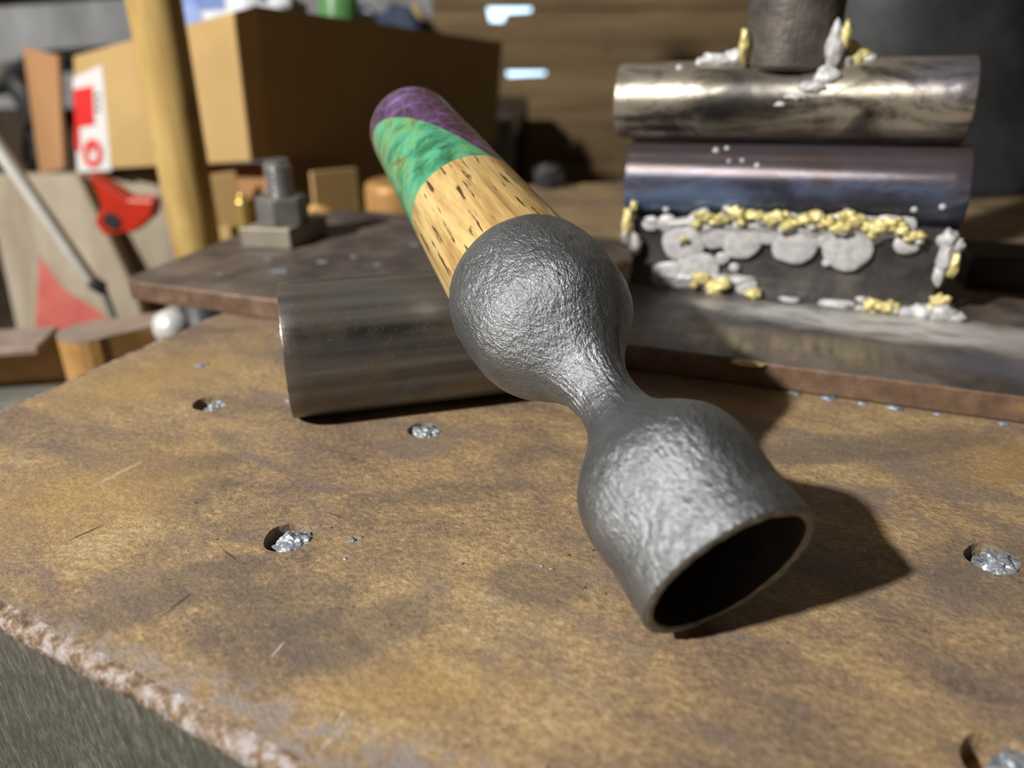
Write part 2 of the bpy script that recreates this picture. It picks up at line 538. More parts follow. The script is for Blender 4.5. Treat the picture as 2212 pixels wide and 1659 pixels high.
def cyl(r, p0, p1, seg=24, r2=None, rnd=0.0):
    p0, p1 = V(p0), V(p1)
    d = p1 - p0
    L = d.length
    q = d.to_track_quat('Z', 'Y').to_matrix().to_4x4()
    M = Matrix.Translation(p0) @ q
    r2 = r if r2 is None else r2
    if rnd > 0:
        prof = [(0, 0), (r - rnd, 0), (r - rnd * .3, rnd * .3), (r, rnd), (r2, L - rnd), (r2 - rnd * .3, L - rnd * .3), (r2 - rnd, L), (0, L)]
    else:
        prof = [(0, 0), (r, 0), (r2, L), (0, L)]
    return lathe(prof, seg, M)

def tube(pts, r, seg=10):
    pts = [V(p) for p in pts]
    v, f = [], []
    n = len(pts)
    for i, p in enumerate(pts):
        t = (pts[min(i + 1, n - 1)] - pts[max(i - 1, 0)]).normalized()
        q = t.to_track_quat('Z', 'Y')
        for k in range(seg):
            a = 2 * math.pi * k / seg
            v.append(p + q @ V((r * math.cos(a), r * math.sin(a), 0)))
    for i in range(n - 1):
        for k in range(seg):
            j = (k + 1) % seg
            f.append((i * seg + k, i * seg + j, (i + 1) * seg + j, (i + 1) * seg + k))
    f.append(tuple(range(seg - 1, -1, -1)))
    f.append(tuple(range((n - 1) * seg, n * seg)))
    return v, f

_ico = {}
def ico(sub):
    if sub not in _ico:
        bm = bmesh.new()
        bmesh.ops.create_icosphere(bm, subdivisions=sub, radius=1)
        bm.verts.ensure_lookup_table()
        _ico[sub] = ([v.co.copy() for v in bm.verts], [tuple(v.index for v in f.verts) for f in bm.faces])
        bm.free()
    return _ico[sub]

def blobv(c, scale, seed, amp=.3, freq=1.6, sub=3, M=None):
    vs_, fs = ico(sub)
    c = V(c)
    out = []
    for p in vs_:
        k = 1 + amp * (noise.noise(p * freq + V((seed * 7.3, seed * 3.1, seed * 1.7))) + .4 * noise.noise(p * freq * 2.7 + V((seed, 0, 5))))
        q = V((p.x * scale[0], p.y * scale[1], p.z * scale[2])) * k
        if M is not None: q = M @ q
        out.append(c + q)
    return out, fs

def smoothstep(a, b, x):
    t = max(0, min(1, (x - a) / (b - a)))
    return t * t * (3 - 2 * t)

def pchip(xs, ys, x):
    n = len(xs)
    i = max(0, min(n - 2, next((k for k in range(n - 1) if x <= xs[k + 1]), n - 2)))
    def m(k):
        if k == 0: return (ys[1] - ys[0]) / (xs[1] - xs[0])
        if k == n - 1: return (ys[-1] - ys[-2]) / (xs[-1] - xs[-2])
        return (ys[k + 1] - ys[k - 1]) / (xs[k + 1] - xs[k - 1])
    h = xs[i + 1] - xs[i]; t = (x - xs[i]) / h
    return (2*t**3-3*t**2+1)*ys[i] + (t**3-2*t**2+t)*h*m(i) + (-2*t**3+3*t**2)*ys[i+1] + (t**3-t**2)*h*m(i+1)

# ================================================================== THE ROOM
X0, X1, Y0, Y1, Z0, Z1 = -2.0, 1.6, -1.6, 1.28, -.8, 1.5
I4 = Matrix.Identity(4)
def slab(name, x0, x1, y0, y1, z0, z1, mat, parent=None, bevel=0, M=None, kind='structure'):
    vv, ff = boxv(x1 - x0, y1 - y0, z1 - z0, Matrix.Translation(((x0 + x1) / 2, (y0 + y1) / 2, (z0 + z1) / 2)))
    o = obj(name, vv, ff, mat, parent, M or Matrix.Translation(((x0 + x1) / 2, (y0 + y1) / 2, z0)), bevel=bevel)
    if kind and parent is None: o['kind'] = kind
    return o
slab('floor', X0 - .1, X1 + .1, Y0 - .1, Y1 + .1, Z0 - .1, Z0, M_floor)
slab('ceiling', X0 - .1, X1 + .1, Y0 - .1, Y1 + .1, Z1, Z1 + .1, M_ceil)
slab('wall_left', X0 - .1, X0, Y0, Y1, Z0, Z1, M_plankd)
slab('wall_right', X1, X1 + .1, Y0, Y1, Z0, Z1, M_plankd)
slab('wall_front', X0 - .1, X1 + .1, Y0 - .1, Y0, Z0, Z1, M_plankd)
WX = -.12
slab('wall_back_left', X0 - .1, WX, Y1, Y1 + .04, Z0, Z1, M_grey)
# plank wall to the right: every plank is a child; two chinks let daylight in
wb = thing('wall_back', 'brown plank wall of the shed with two chinks of daylight', None, Matrix.Translation((.74, Y1, Z0)), kind='structure')
rows = [Z0, -.66, -.54, -.43, -.31, -.196, -.076, .056, .145, .265, .38, .51, .63, .76, .88, 1.0, 1.13, 1.26, 1.38, Z1]
random.seed(4)
for ri in range(len(rows) - 1):
    z0, z1 = rows[ri], rows[ri + 1]
    brk = [WX, random.uniform(.35, 1.2), X1 + .1]
    for bi in range(2):
        a, b = brk[bi], brk[bi + 1]
        dy = random.uniform(-.004, .004)
        if bi == 0 and ri == 7:      # worn top edge: long narrow chink with a wider knot
            poly = [(a, z0), (b, z0), (b, z1), (.030, z1), (.028, z1 - .006), (-.008, z1 - .008), (-.014, z1 - .020), (-.034, z1 - .019), (-.038, z1), (a, z1)]
        elif bi == 0 and ri == 6:
            poly = [(a, z0), (b, z0), (b, z1), (.054, z1), (.052, z1 - .006), (.008, z1 - .008), (-.006, z1 - .009), (-.009, z1), (a, z1)]
        else:
            poly = [(a, z0), (b, z0), (b, z1), (a, z1)]
        n = len(poly)
        vv = [(x, Y1 + dy, z) for x, z in poly] + [(x, Y1 + .03 + dy, z) for x, z in poly]
        ff = [tuple(range(n)), tuple(range(2 * n - 1, n - 1, -1))] + [(i, (i + 1) % n, n + (i + 1) % n, n + i) for i in range(n)]
        obj('plank', vv, ff, M_plank, wb, bevel=.0 if n > 4 else .0015)
# beam under the roof on the grey wall
vv, ff = boxv(1.1, .03, .16, Matrix.Translation((-.95, Y1 - .018, .228)) @ Matrix.Rotation(math.radians(-3.5), 4, 'Y'))
o = obj('trim_1', vv, ff, M_board, None, Matrix.Translation((-.95, Y1 - .018, .15)), bevel=.003)
o['kind'] = 'structure'
# dark corner post where grey wall and planks meet, seen right of the box
vv, ff = boxv(.045, .05, .025 - Z0, Matrix.Translation((.0, 1.18, (Z0 + .025) / 2)))
set_props(obj('timber_post', vv, ff, M_plankd, None, Matrix.Translation((.0, 1.18, Z0)), bevel=.003),
          'dark upright timber post between the big cardboard box and plank wall', 'post')

# ================================================================== STEEL TABLE
TM = Matrix.Translation(TA) @ Matrix.Rotation(TROT, 4, 'Z')
TI = TM.inverted()
table = thing('welding_table', 'thick rust-brown steel table top with round plugged holes under everything', 'table', TM)
RE = .0038                       # rounding of the edges
outline = [(0, 0), (.95, 0), (.95, 1.05), tl(.85, .97), tl(.17, .97), tl(.155, .69), tl(.0, .662)]
# resample the near edge, offset inwards
def inset(poly, d):
    n = len(poly); out = []
    for i in range(n):
        p0, p1, p2 = V(poly[i - 1]), V(poly[i]), V(poly[(i + 1) % n])
        a = (p1 - p0).normalized(); b = (p2 - p1).normalized()
        na, nb = V((-a.y, a.x)), V((-b.y, b.x))
        k = (na + nb).normalized()
        out.append(p1 + k * (d / max(.3, k.dot(na))))
    return out
outline = [V(p) for p in outline]
ins = inset(outline, RE)
def resample(poly, n_per):
    out = []
    for i in range(len(poly)):
        a, b = poly[i], poly[(i + 1) % len(poly)]
        k = n_per[i] if i < len(n_per) else 1
        for j in range(k):
            out.append(a.lerp(b, j / k))
    return out
NP = [420, 1, 1, 1, 1, 1, 60]
outer_r = resample(outline, NP); ins_r = resample(ins, NP)
# holes (world centre, radius along x, y)
HOLES = [((-.1095, .2490), .0062, .0058), ((-.0300, .2290), .0058, .0052), ((-.0600, .1690), .0066, .0062),
         ((.1235, .1600), .0064, .0062), ((.0915, .0990), .0075, .0075)]
bm = bmesh.new()
def loop(pts, z):
    vs_ = [bm.verts.new((p.x, p.y, z)) for p in pts]
    return vs_, [bm.edges.new((vs_[i], vs_[(i + 1) % len(vs_)])) for i in range(len(vs_))]
ov, oe = loop(ins_r, 0)
hl = []
alle = list(oe)
for hi, (c, rx, ry) in enumerate(HOLES):
    cx, cy = tl(*c)
    pts = []
    for i in range(28):
        a = 2 * math.pi * i / 28
        k = 1 + .13 * noise.noise(V((math.cos(a) * 1.5, math.sin(a) * 1.5, hi * 5.0)))
        pts.append(V((cx + rx * k * math.cos(a), cy + ry * k * math.sin(a))))
    hv, he = loop(pts, 0)
    hl.append((hv, pts, cx, cy)); alle += he
bmesh.ops.triangle_fill(bm, use_beauty=True, edges=alle)
for f in bm.faces:
    if f.normal.z < 0: f.normal_flip()
for hv, pts, cx, cy in hl:
    lo = [bm.verts.new((cx + (p.x - cx) * .93, cy + (p.y - cy) * .93, -.007)) for p in pts]
    for i in range(len(hv)):
        j = (i + 1) % len(hv)
        bm.faces.new((hv[i], hv[j], lo[j], lo[i]))
    bm.faces.new(lo)
me = bpy.data.meshes.new('top')
bm.to_mesh(me); bm.free()
me.materials.append(M_top)
o = bpy.data.objects.new('top', me); col.objects.link(o); o.parent = table
# worn rounded edge with chips
vv, ff = [], []
prof = [(0, 0), (.25, -.015), (.5, -.07), (.72, -.20), (.88, -.42), (.97, -.75), (1.0, -1.15), (.9, -1.3)]
NR = len(ins_r)
for i in range(NR):
    for (k, h) in prof:
        p = ins_r[i].lerp(outer_r[i], k)
        z = h * RE
        q = V((p.x, p.y, z))
        if k > 0:
            a = .0006 * noise.noise(V((p.x * 160, p.y * 160, z * 160))) + .00055 * noise.noise(V((p.x * 420, p.y * 420, z * 420 + 3)))
            low = .0016 * noise.noise(V((p.x * 30, 0, 9)))
            d = (outer_r[i] - ins_r[i]).normalized()
            q += V((d.x, d.y, .9)) * (a * min(1, k * 2)) + V((d.x, d.y, 0)) * low * k
        vv.append(q)
m_ = len(prof)
for i in range(NR):
    j = (i + 1) % NR
    for k in range(m_ - 1):
        ff.append((i * m_ + k, j * m_ + k, j * m_ + k + 1, i * m_ + k + 1))
obj('worn_edge', vv, ff, M_edge, table, local=True, smooth=True, label='pitted bright worn edge')
# sides below
TH = .14
vv, ff = [], []
for i, p in enumerate(outer_r):
    wv = .0016 * noise.noise(V((p.x * 30, 0, 9))) - .0003
    d = (outer_r[i] - ins_r[i]).normalized()
    a = V((p.x, p.y)) + V((d.x, d.y)) * wv
    for z in (-RE * 1.13, -.016, -.06, -TH):
        vv.append((a.x, a.y, z))
for i in range(NR):
    j = (i + 1) % NR
    for k in range(3):
        ff.append((i * 4 + k, j * 4 + k, j * 4 + k + 1, i * 4 + k + 1))
ff.append(tuple(i * 4 + 3 for i in range(NR)))
obj('side', vv, ff, M_side, table, local=True, smooth=False, label='dark grey scratched steel side')
# legs
for lx, ly in ((.06, .06), (.88, .06), (.88, .86), (.10, .48)):
    vv, ff = boxv(.07, .07, abs(Z0) - TH, Matrix.Translation((lx, ly, (Z0 - TH) / 2)))
    obj('leg', vv, ff, M_side, table, local=True, bevel=.002)
# weld plugs in the holes
PL = [(-.1065, .2480, .0034, .0030), (-.0285, .2290, .0050, .0038), (-.0580, .1685, .0050, .0045), (.1250, .1600, .0050, .0046), (.0950, .0975, .0055, .0055)]
for i, (x, y, rx, ry) in enumerate(PL):
    cx, cy = tl(x, y)
    v_, f_ = blobv((cx, cy, -.0018), (rx, ry, .0028), i + 2, .42, 2.4, 4)
    obj('weld_plug', v_, f_, M_plug, table, local=True, label='rough silver weld plug in a hole')
    v_, f_ = blobv((cx - .0018, cy - .0014, -.0032), (rx * .8, ry * .8, .0026), i + 31, .5, 3.0, 3)
    obj('weld_plug', v_, f_, M_plug, table, local=True)
SP = [(-.1255, .2829, .0022, .0012), (-.1235, .2845, .0014, .0009), (-.0425, .1678, .0012, .0006), (-.0405, .1690, .0007, .0004), (-.088, .312, .0016, .0008),
      (.0100, .1560, .0006, .0004), (.0075, .1570, .0005, .0004), (.128, .1500, .0006, .0005), (-.0430, .1600, .0006, .0005), (.105, .2575, .002, .0012), (.116, .2535, .0026, .0012),
      (.127, .2490, .0018, .0010), (.137, .2455, .0026, .0011), (.150, .2405, .0013, .0009), (.169, .2335, .0018, .0008), (-.103, .316, .0014, .0008), (-.0815, .2515, .0016, .0008)]
for i, (x, y, r, h) in enumerate(SP):
    cx, cy = tl(x, y)
    v_, f_ = blobv((cx, cy, 0), (r, r * .7, h * .55), i + 60, .6, 2.2, 3)
    obj('weld_spatter', v_, f_, M_bluesc, table, local=True, smooth=True)
# nicks and chips lying in the surface: small pale flakes
random.seed(11)

# ================================================================== BASE PLATE WITH WELDED LOWER DIE
T = .0105
PA = V((-.1838, .361, 0))
PXd = (V((.1732, .2336, 0)) - PA).normalized()
PROT = math.atan2(PXd.y, PXd.x)
PM = Matrix.Translation(PA) @ Matrix.Rotation(PROT, 4, 'Z')
plate = thing('base_plate', 'flat dark steel base plate with lower press die welded on, lying on rusty table', 'steel plate', PM)
ppoly = [(-.1838, .361), (.1732, .2336), (.31, .1848), (.43, .21), (.2099, .3487), (.0607, .4435), (-.085, .513), (-.1146, .5200), (-.133, .508), (-.163, .4566), (-.1905, .371), (-.1895, .3645)]
vv, ff = prism(ppoly, .0002, T)
obj('plate', vv, ff, M_plate, plate, bevel=.0011)
for i, (x, y, rx, h) in enumerate([(-.118, .378, .0045, .0012), (-.100, .395, .003, .001), (-.085, .405, .0025, .0008), (-.130, .400, .002, .0008), (-.055, .43, .003, .001), (-.07, .39, .002, .0008), (-.146, .373, .002, .0007)]):
    v_, f_ = blobv((x, y, T), (rx, rx * .6, h * .4), i + 90, .6, 2.2, 3)
    obj('weld_spatter', v_, f_, M_bluesc, plate, smooth=True)
v_, f_ = blobv((.088, .2625, T - .0004), (.006, .0016, .0012), 77, .4, 2, 3, Matrix.Rotation(PROT, 3, 'Z'))
obj('burr', v_, f_, M_gold, plate, label='pale chipped burr on the plate edge')

# die frame: u along the die, n towards the camera
DA = V((.0547, .358, T)); DU = V((.9362, -.3515, 0)); DN = V((-.3515, -.9362, 0))
def D(u, z, off=0.0):
    return V((DA.x, DA.y, 0)) + DU * u + DN * off + V((0, 0, z))
TILT = math.atan(.0047 / .14)
def die_block():
    # tapered block, slightly concave front
    v, f = [], []
    nu, nz = 24, 8
    def front(i, k):
        u = .002 + .131 * i / nu
        top = .0415 + .0475 * .135 * i / nu
        z = T + .0002 + (top - T) * k / nz
        off = -.001 - .0035 * math.sin(math.pi * k / nz) + .0006 * noise.noise(V((u * 90, z * 90, 0)))
        return D(u, z, off)
    for i in range(nu + 1):
        for k in range(nz + 1):
            v.append(front(i, k))
    w_ = nz + 1
    for i in range(nu):
        for k in range(nz):
            f.append((i * w_ + k, (i + 1) * w_ + k, (i + 1) * w_ + k + 1, i * w_ + k + 1))
    b = len(v)
    for i in (0, nu):
        for k in (0, nz):
            v.append(front(i, k) - DN * .030)
    # b: left bottom, left top, right bottom, right top
    f.append(tuple([b, b + 1] + [k for k in range(nz, -1, -1)]))
    f.append(tuple([b + 3, b + 2] + [nu * w_ + k for k in range(nz + 1)]))
    f.append((b, b + 2, b + 3, b + 1))
    f.append(tuple([b + 1, b + 3] + [i * w_ + nz for i in range(nu, -1, -1)]))
    f.append(tuple([b + 2, b] + [i * w_ for i in range(nu + 1)]))
    return v, f
vv, ff = die_block()
obj('die_block', vv, ff, M_block, plate, smooth=False, label='sooty dark block under the blued bar')
def bar(name, r, u0, z0, u1, z1, off, mat, parent, lab=None, rnd=.0012):
    p0, p1 = D(u0, z0, off), D(u1, z1, off)
    ax = (p1 - p0); L = ax.length; ax.normalize()
    yv = (-DN - ax * (-DN).dot(ax)).normalized()
    zv = ax.cross(yv)
    M = Matrix((ax, yv, zv)).transposed().to_4x4(); M.translation = p0
    prof = [(0, 0), (r - rnd, 0), (r - rnd * .3, rnd * .3), (r, rnd)] + [(r, rnd + (L - 2 * rnd) * i / 24) for i in range(1, 24)] + [(r, L - rnd), (r - rnd * .3, L - rnd * .3), (r - rnd, L), (0, L)]
    v, f = lathe(prof, 72, Matrix.Identity(4), axis='x')
    # child with its own frame so that the brushing runs along the bar
    me = bpy.data.meshes.new(name)
    me.from_pydata([tuple(p) for p in v], [], f); me.update()
    b2 = bmesh.new(); b2.from_mesh(me); bmesh.ops.recalc_face_normals(b2, faces=b2.faces); b2.to_mesh(me); b2.free()
    for p in me.polygons: p.use_smooth = True
    o = bpy.data.objects.new(name, me); col.objects.link(o); me.materials.append(mat)
    o.parent = parent
    o.matrix_local = FR[parent.name].inverted() @ M
    FR[o.name] = M
    if lab: o['label'] = lab
    return o
bar('die_bar', .0175, -.0035, .0577, .137, .0624, -.0155, M_blue, plate, 'blued and brown heat-tinted round bar')
# welds on the lower die
def weld(name, u, z, off, r, seed, mat, parent, flat=.5, sx=1.0, sz=1.0, amp=.3, sub=3, lab=None):
    R3 = Matrix((DU, DN, V((0, 0, 1)))).transposed()
    v, f = blobv(D(u, z, off), (r * sx, r * flat, r * sz), seed, amp, 1.7, sub, R3)
    return obj(name, v, f, mat, parent, smooth=True, label=lab)
WHITE = [(.0258, .0328, .0085), (.0513, .0362, .0077), (.0740, .0362, .0081), (.0958, .0362, .0085), (.1185, .0404, .0044), (.0176, .0407, .0040), (.0399, .0373, .0061),
         (.0625, .0414, .0061), (.0854, .0424, .0061), (.1034, .0449, .0061), (.0442, .0269, .0028), (.0498, .0231, .0020), (.0885, .0293, .0016), (.0213, .0156, .0075), (.0334, .0203, .0085),
         (.0559, .0150, .0044), (.033, .0425, .0055), (.047, .0445, .005), (.0575, .045, .005), (.0700, .0452, .005), (.079, .046, .005), (.0905, .0465, .005), (.110, .0475, .0055), (.116, .0485, .004), (.0100, .0400, .0035)]
for i, (u, z, r) in enumerate(WHITE):
    weld('slag_drop', u, z, -.0018, r * 1.05, i + 100, M_slag, plate, .15 if r > .006 else .35, 1.15, 1.0 if i > 3 else 1.1, .12)
def slag_film(name, u0, u1, zt, zb, seed, n=70):
    # thin glassy skin of flux with a ragged drooping lower rim
    v, f = [], []
    for i in range(n + 1):
        t = i / n
        u = u0 + (u1 - u0) * t
        taper = min(1, 6 * t, 6 * (1 - t))
        hi = zt + u * .045 + .0012 * noise.noise(V((u * 260, seed, 0)))
        lo = zb + u * .045 - .0045 * noise.noise(V((u * 130, seed, 4))) - .0012 * noise.noise(V((u * 420, seed, 2)))
        mid = (hi + lo) / 2
        hi = mid + (hi - mid) * taper; lo = mid + (lo - mid) * taper
        for k in range(7):
            q = k / 6
            off = -.0030 + .0034 * math.sin(math.pi * min(1, max(0, q))) ** .5 + .0004 * noise.noise(V((u * 300, q * 4, seed)))
            v.append(D(u, hi + (lo - hi) * q, off))
        v.append(D(u, mid, -.006))
    for i in range(n):
        for k in range(8):
            j = (k + 1) % 8
            f.append((i * 8 + k, (i + 1) * 8 + k, (i + 1) * 8 + j, i * 8 + j))
    return obj(name, v, f, M_slag, plate, smooth=True, label='whitish glassy flux skin')
slag_film('slag_film', .008, .122, .0432, .0372, 1.0)
slag_film('slag_film', .014, .060, .0175, .0128, 5.0, 40)
slag_film('slag_film', .088, .146, .0078, .0045, 9.0, 40)
GOLD = [(.0342, .0463, .0044), (.0414, .0454, .0036), (.0480, .0486, .0044), (.0560, .0480, .0040), (.0656, .0484, .0040), (.0698, .0457, .0036), (.0771, .0478, .0040), (.0815, .0497, .0036),
        (.0914, .0456, .0040), (.0929, .0516, .0034), (.0970, .0494, .0046), (.1063, .0478, .0044), (.1113, .0492, .0040), (.1153, .0467, .0036), (.1208, .0452, .0032), (.0260, .0350, .0020),
        (.0362, .0170, .0040), (.0429, .0133, .0050), (.0457, .0170, .0040), (.0601, .0131, .0034), (.1088, .0136, .0044), (.1171, .0132, .0042), (.1350, .0185, .0036), (.0620, .0478, .0032), (.0860, .0480, .0034), (.1015, .0475, .0034)]
for i, (u, z, r) in enumerate(GOLD):
    weld('weld_bead', u, z, .0018 if z > .03 else .0012, r * .80, i + 200, M_gold, plate, .7, 1.2, .8, .75, 3)
    for k in range(2):
        h1, h2 = math.sin(i * 12.9 + k * 4.1), math.cos(i * 7.7 + k * 9.3)
        weld('weld_crumb', u + h1 * r * .9, z + h2 * r * .7 - .001, .0018, r * .42, i * 3 + k + 500, M_gold if (i + k) % 3 else M_slag, plate, .8, 1.2, .9, .6, 2)
# right end drip, left end drip, foot welds
for i, (u, z, r, sx, sz, mt) in enumerate([(.1330, .0440, .0048, .8, 1.0, M_slag), (.1335, .0365, .0042, .7, 1.5, M_slag), (.1325, .0295, .0032, .7, 1.5, M_slag), (.1372, .0340, .0036, .6, 1.6, M_gold), (.1370, .0420, .003, .8, 1, M_slag),
                                          (-.0005, .0400, .0036, .7, 1.9, M_gold), (-.0010, .0330, .0030, .7, 1.6, M_slag), (.0040, .0300, .0035, .8, 1.5, M_slag), (-.0040, .0190, .0026, 1, 1, M_gold), (-.003, .0125, .005, 1, .7, M_slag), (-.0015, .0120, .0035, 1, .8, M_gold),
                                          (.1300, .0125, .0050, 1.2, .7, M_slag), (.1370, .0130, .0055, 1.2, .8, M_slag), (.1420, .0118, .0040, 1.2, .6, M_slag), (.0960, .0118, .0040, 2.0, .5, M_slag), (.1240, .0120, .0035, 1.6, .6, M_slag), (.0760, .0115, .0025, 2, .5, M_slag), (.0020, .0480, .0022, .8, 1.2, M_gold)]):
    weld('weld_bead', u, z, .0005, r, i + 300, mt, plate, .7, sx, sz, .4)
for i, (u, z, r) in enumerate([(.0165, .0472, .0016), (.0355, .0735, .0016), (.042, .0700, .0010), (.0475, .0705, .0011), (.054, .0690, .0013), (.040, .0745, .0012), (.118, .0555, .0014), (.128, .0575, .0014)]):
    off = -.0155 + math.sqrt(max(0, .0175 ** 2 - (z - .0577 - u * .0335) ** 2))
    weld('weld_spatter', u, z, off, r, i + 350, M_slag, plate, .6, 1, 1, .2, 2)

# ================================================================== UPPER DIE ON THE RAM
ram = thing('press_die', 'upper press die, shiny brushed round bar welded crosswise under a dark ram stem', 'press die', Matrix.Translation(D(.0605, .0955, -.0155)))
ub = bar('die_bar', .0167, -.0105, .0920, .1315, .0968, -.0155, M_bronze, ram, 'brushed steel bar with rainbow heat tint')
c0 = D(.0605, .0, -.0165)
prof = [(0, .107), (.0165, .107), (.0185, .1088), (.0187, .112), (.0190, .135), (.0180, .1362), (0, .1362)]
vv, ff = lathe(prof, 48, Matrix.Translation((c0.x, c0.y, 0)))
obj('stem', vv, ff, M_stem, ram, smooth=False, label='grey scaled lower end of the stem')
for p in bpy.data.objects[-1].data.polygons if False else []: pass
vv, ff = lathe([(0, .1345), (.0196, .1345), (.0202, .136), (.0202, .42), (0, .42)], 48, Matrix.Translation((c0.x, c0.y, 0)))
obj('ram', vv, ff, M_black, ram, smooth=False, label='black ram above the stem')
UW = [(.031, .1105, .0045, 1.7, .55, M_slag), (.039, .1115, .0040, 1.2, .8, M_slag), (.0425, .1165, .0030, .7, 2.2, M_gold), (.0430, .1120, .0034, .9, 1.0, M_gold), (.024, .1090, .0018, 1, 1, M_slag), (.0165, .1070, .0016, 1, 1, M_slag),
      (.0775, .1160, .0038, .9, 2.4, M_slag), (.0800, .1100, .0052, 1.1, 1.2, M_slag), (.0845, .1120, .0046, 1.0, 1.3, M_gold), (.0880, .1130, .0030, 1.4, .8, M_gold), (.0760, .1050, .0042, 1.2, 1.0, M_slag), (.0905, .1120, .0026, 1.3, .7, M_slag),
      (.0715, .1010, .0036, 1.4, .7, M_slag), (.0655, .0975, .0028, 1.6, .5, M_slag), (.0810, .1205, .0026, .8, 2.0, M_gold), (.0600, .0945, .0016, 1.6, .6, M_slag)]
for i, (u, z, r, sx, sz, mt) in enumerate(UW):
    zc = z - (.0925 + u * .0335)
    off = -.0155 + math.sqrt(max(.00002, .0167 ** 2 - min(zc, .0160) ** 2))
    if z > .113: off = -.003
    weld('weld_bead', u, z, off - .0005, r, i + 400, mt, ram, .7, sx, sz, .4)

# ================================================================== HOLD-DOWN STUD
HC = V((-.1265, .4400, T))
stud = thing('hold_down_stud', 'upright threaded stud with hex nut on a square steel block, far left of the plate', 'bolt', frame(HC, PROT + math.radians(14)))
# block
SB = .0345
B0 = V((-.1228, .4190, 0)); dl = V((-.0290, .0030, 0)).normalized(); dr = V((.0165, .0405, 0)).normalized()
bp = [B0, B0 + dr * .036, B0 + dr * .036 + dl * .0285, B0 + dl * .0285]
vv, ff = prism([(p.x, p.y) for p in bp], T + .0002, T + .0115)
obj('square_block', vv, ff, M_blockt, stud, bevel=.0007)
bc = (bp[0] + bp[2]) / 2
zb = T + .0115
hexp = [(bc.x + .0148 * math.cos(math.radians(60 * k - 96)), bc.y + .0148 * math.sin(math.radians(60 * k - 96))) for k in range(6)]
vv, ff = prism(hexp, zb + .0001, zb + .0150)
obj('hex_nut', vv, ff, M_nut, stud, bevel=.0012)
# real threads
prof = [(0, zb), (.0072, zb)]
z = zb; k = 0
while z < zb + .0325:
    prof += [(.0080, z), (.0080, z + .0004), (.0064, z + .0014), (.0064, z + .0017)]
    z += .0028
prof += [(.0066, zb + .0345), (0, zb + .0345)]
vv, ff = lathe(prof, 40, Matrix.Translation((bc.x, bc.y, 0)))
obj('threaded_rod', vv, ff, M_thread, stud, smooth=False)

# ================================================================== PIPE LYING ON THE TABLE
PR = .0232
paz = math.radians(15)
pax = V((math.cos(paz), math.sin(paz), 0))
p0 = V((-.0772, .2430, PR))
MP = Matrix.Translation(p0 - V((0, 0, PR))) @ Matrix.Rotation(paz, 4, 'Z')
prs = []
random.seed(3)
PLN = .096
outer_prof = [(PR - .0003, 0), (PR, .0006)] + [(PR, .0006 + (PLN - .0012) * i / 20) for i in range(1, 20)] + [(PR, PLN - .0006), (PR - .0003, PLN)]
inner_prof = [(PR - .0027, PLN), (PR - .0027, PLN / 2), (PR - .0027, 0)]
def pj(p):
    # slightly ragged cut at the near (left) end
    if p.z < .0008:
        a = math.atan2(p.y, p.x)
        return V((p.x, p.y, p.z - .0003 * (noise.noise(V((math.cos(a) * 14, math.sin(a) * 14, 0))) + .8)))
    return p
vv, ff = lathe(outer_prof + inner_prof, 128, Matrix.Translation((0, 0, PR)), axis='x', close=True, jitter=pj)
pipe = obj('steel_pipe', vv, ff, M_pipe, None, MP, local=True)
me = pipe.data
for p in me.polygons: p.use_smooth = True
em = pipe.modifiers.new('split', 'EDGE_SPLIT'); em.split_angle = math.radians(35)
set_props(pipe, 'short dark steel pipe lying on the table under the striped handle', 'pipe')

# ================================================================== THE FORGED TOOL
d_ = V((-.40859299, .84982314, .33294502)).normalized()
az = math.radians(115.678)
v_ax = V((math.sin(az), -math.cos(az), 0)).normalized()
u_ax = v_ax.cross(d_).normalized()
if u_ax.z < 0: u_ax = -u_ax
v_ax = d_.cross(u_ax).normalized()
MT = Matrix((u_ax, v_ax, d_)).transposed().to_4x4()
MT.translation = V((.045948, .12936476, .02005))
tool = thing('forged_hand_tool', 'forged grey steel hand tool with hollow cup end and striped purple, green and tan handle', 'hand tool', MT)
S_ = [0, .006, .0116, .018, .0241, .030, .0356, .0395, .0424, .0455, .0481, .0520, .0558, .0605, .0655, .0705, .077, .0825, .0867, .0915, .0953, .0990, .1021, .1050, .1070, .1083]
R_ = [.0212, .0211, .0210, .0216, .0218, .0206, .0172, .0137, .0113, .0096, .0087, .0082, .0083, .0094, .0120, .0160, .0211, .0234, .0240, .0243, .0244, .0242, .0238, .0231, .0223, .0216]
NSG, NST = 200, 300
prof = []
for i in range(NST + 1):
    s = .1083 * i / NST
    prof.append((pchip(S_, R_, s), s))
def tj(p):
    r = math.hypot(p.x, p.y)
    if r < 1e-6: return p
    a = V((p.x / r, p.y / r, 0))
    k = .00010 * noise.noise(p * 480) + .00014 * noise.noise(p * 170 + V((3, 3, 3))) + .00035 * noise.noise(p * 55)
    # drawn-out lengthwise ridges in the neck
    g = math.exp(-((p.z - .055) / .013) ** 2)
    ang = math.atan2(p.y, p.x)
    k += g * .00030 * noise.noise(V((math.cos(ang) * 9, math.sin(ang) * 9, p.z * 40)))
    if p.z < .004: k *= .5
    return p + a * k
rim_out = [(.0200, -.00035), (.0207, -.0002)]
vv, ff = lathe(rim_out[1:] + prof + [(.012, .1083)], NSG, Matrix.Identity(4), jitter=tj)
head = obj('forged_head', vv, ff, M_forged, tool, local=True, smooth=True, label='forged grey steel cup, neck and bulb')
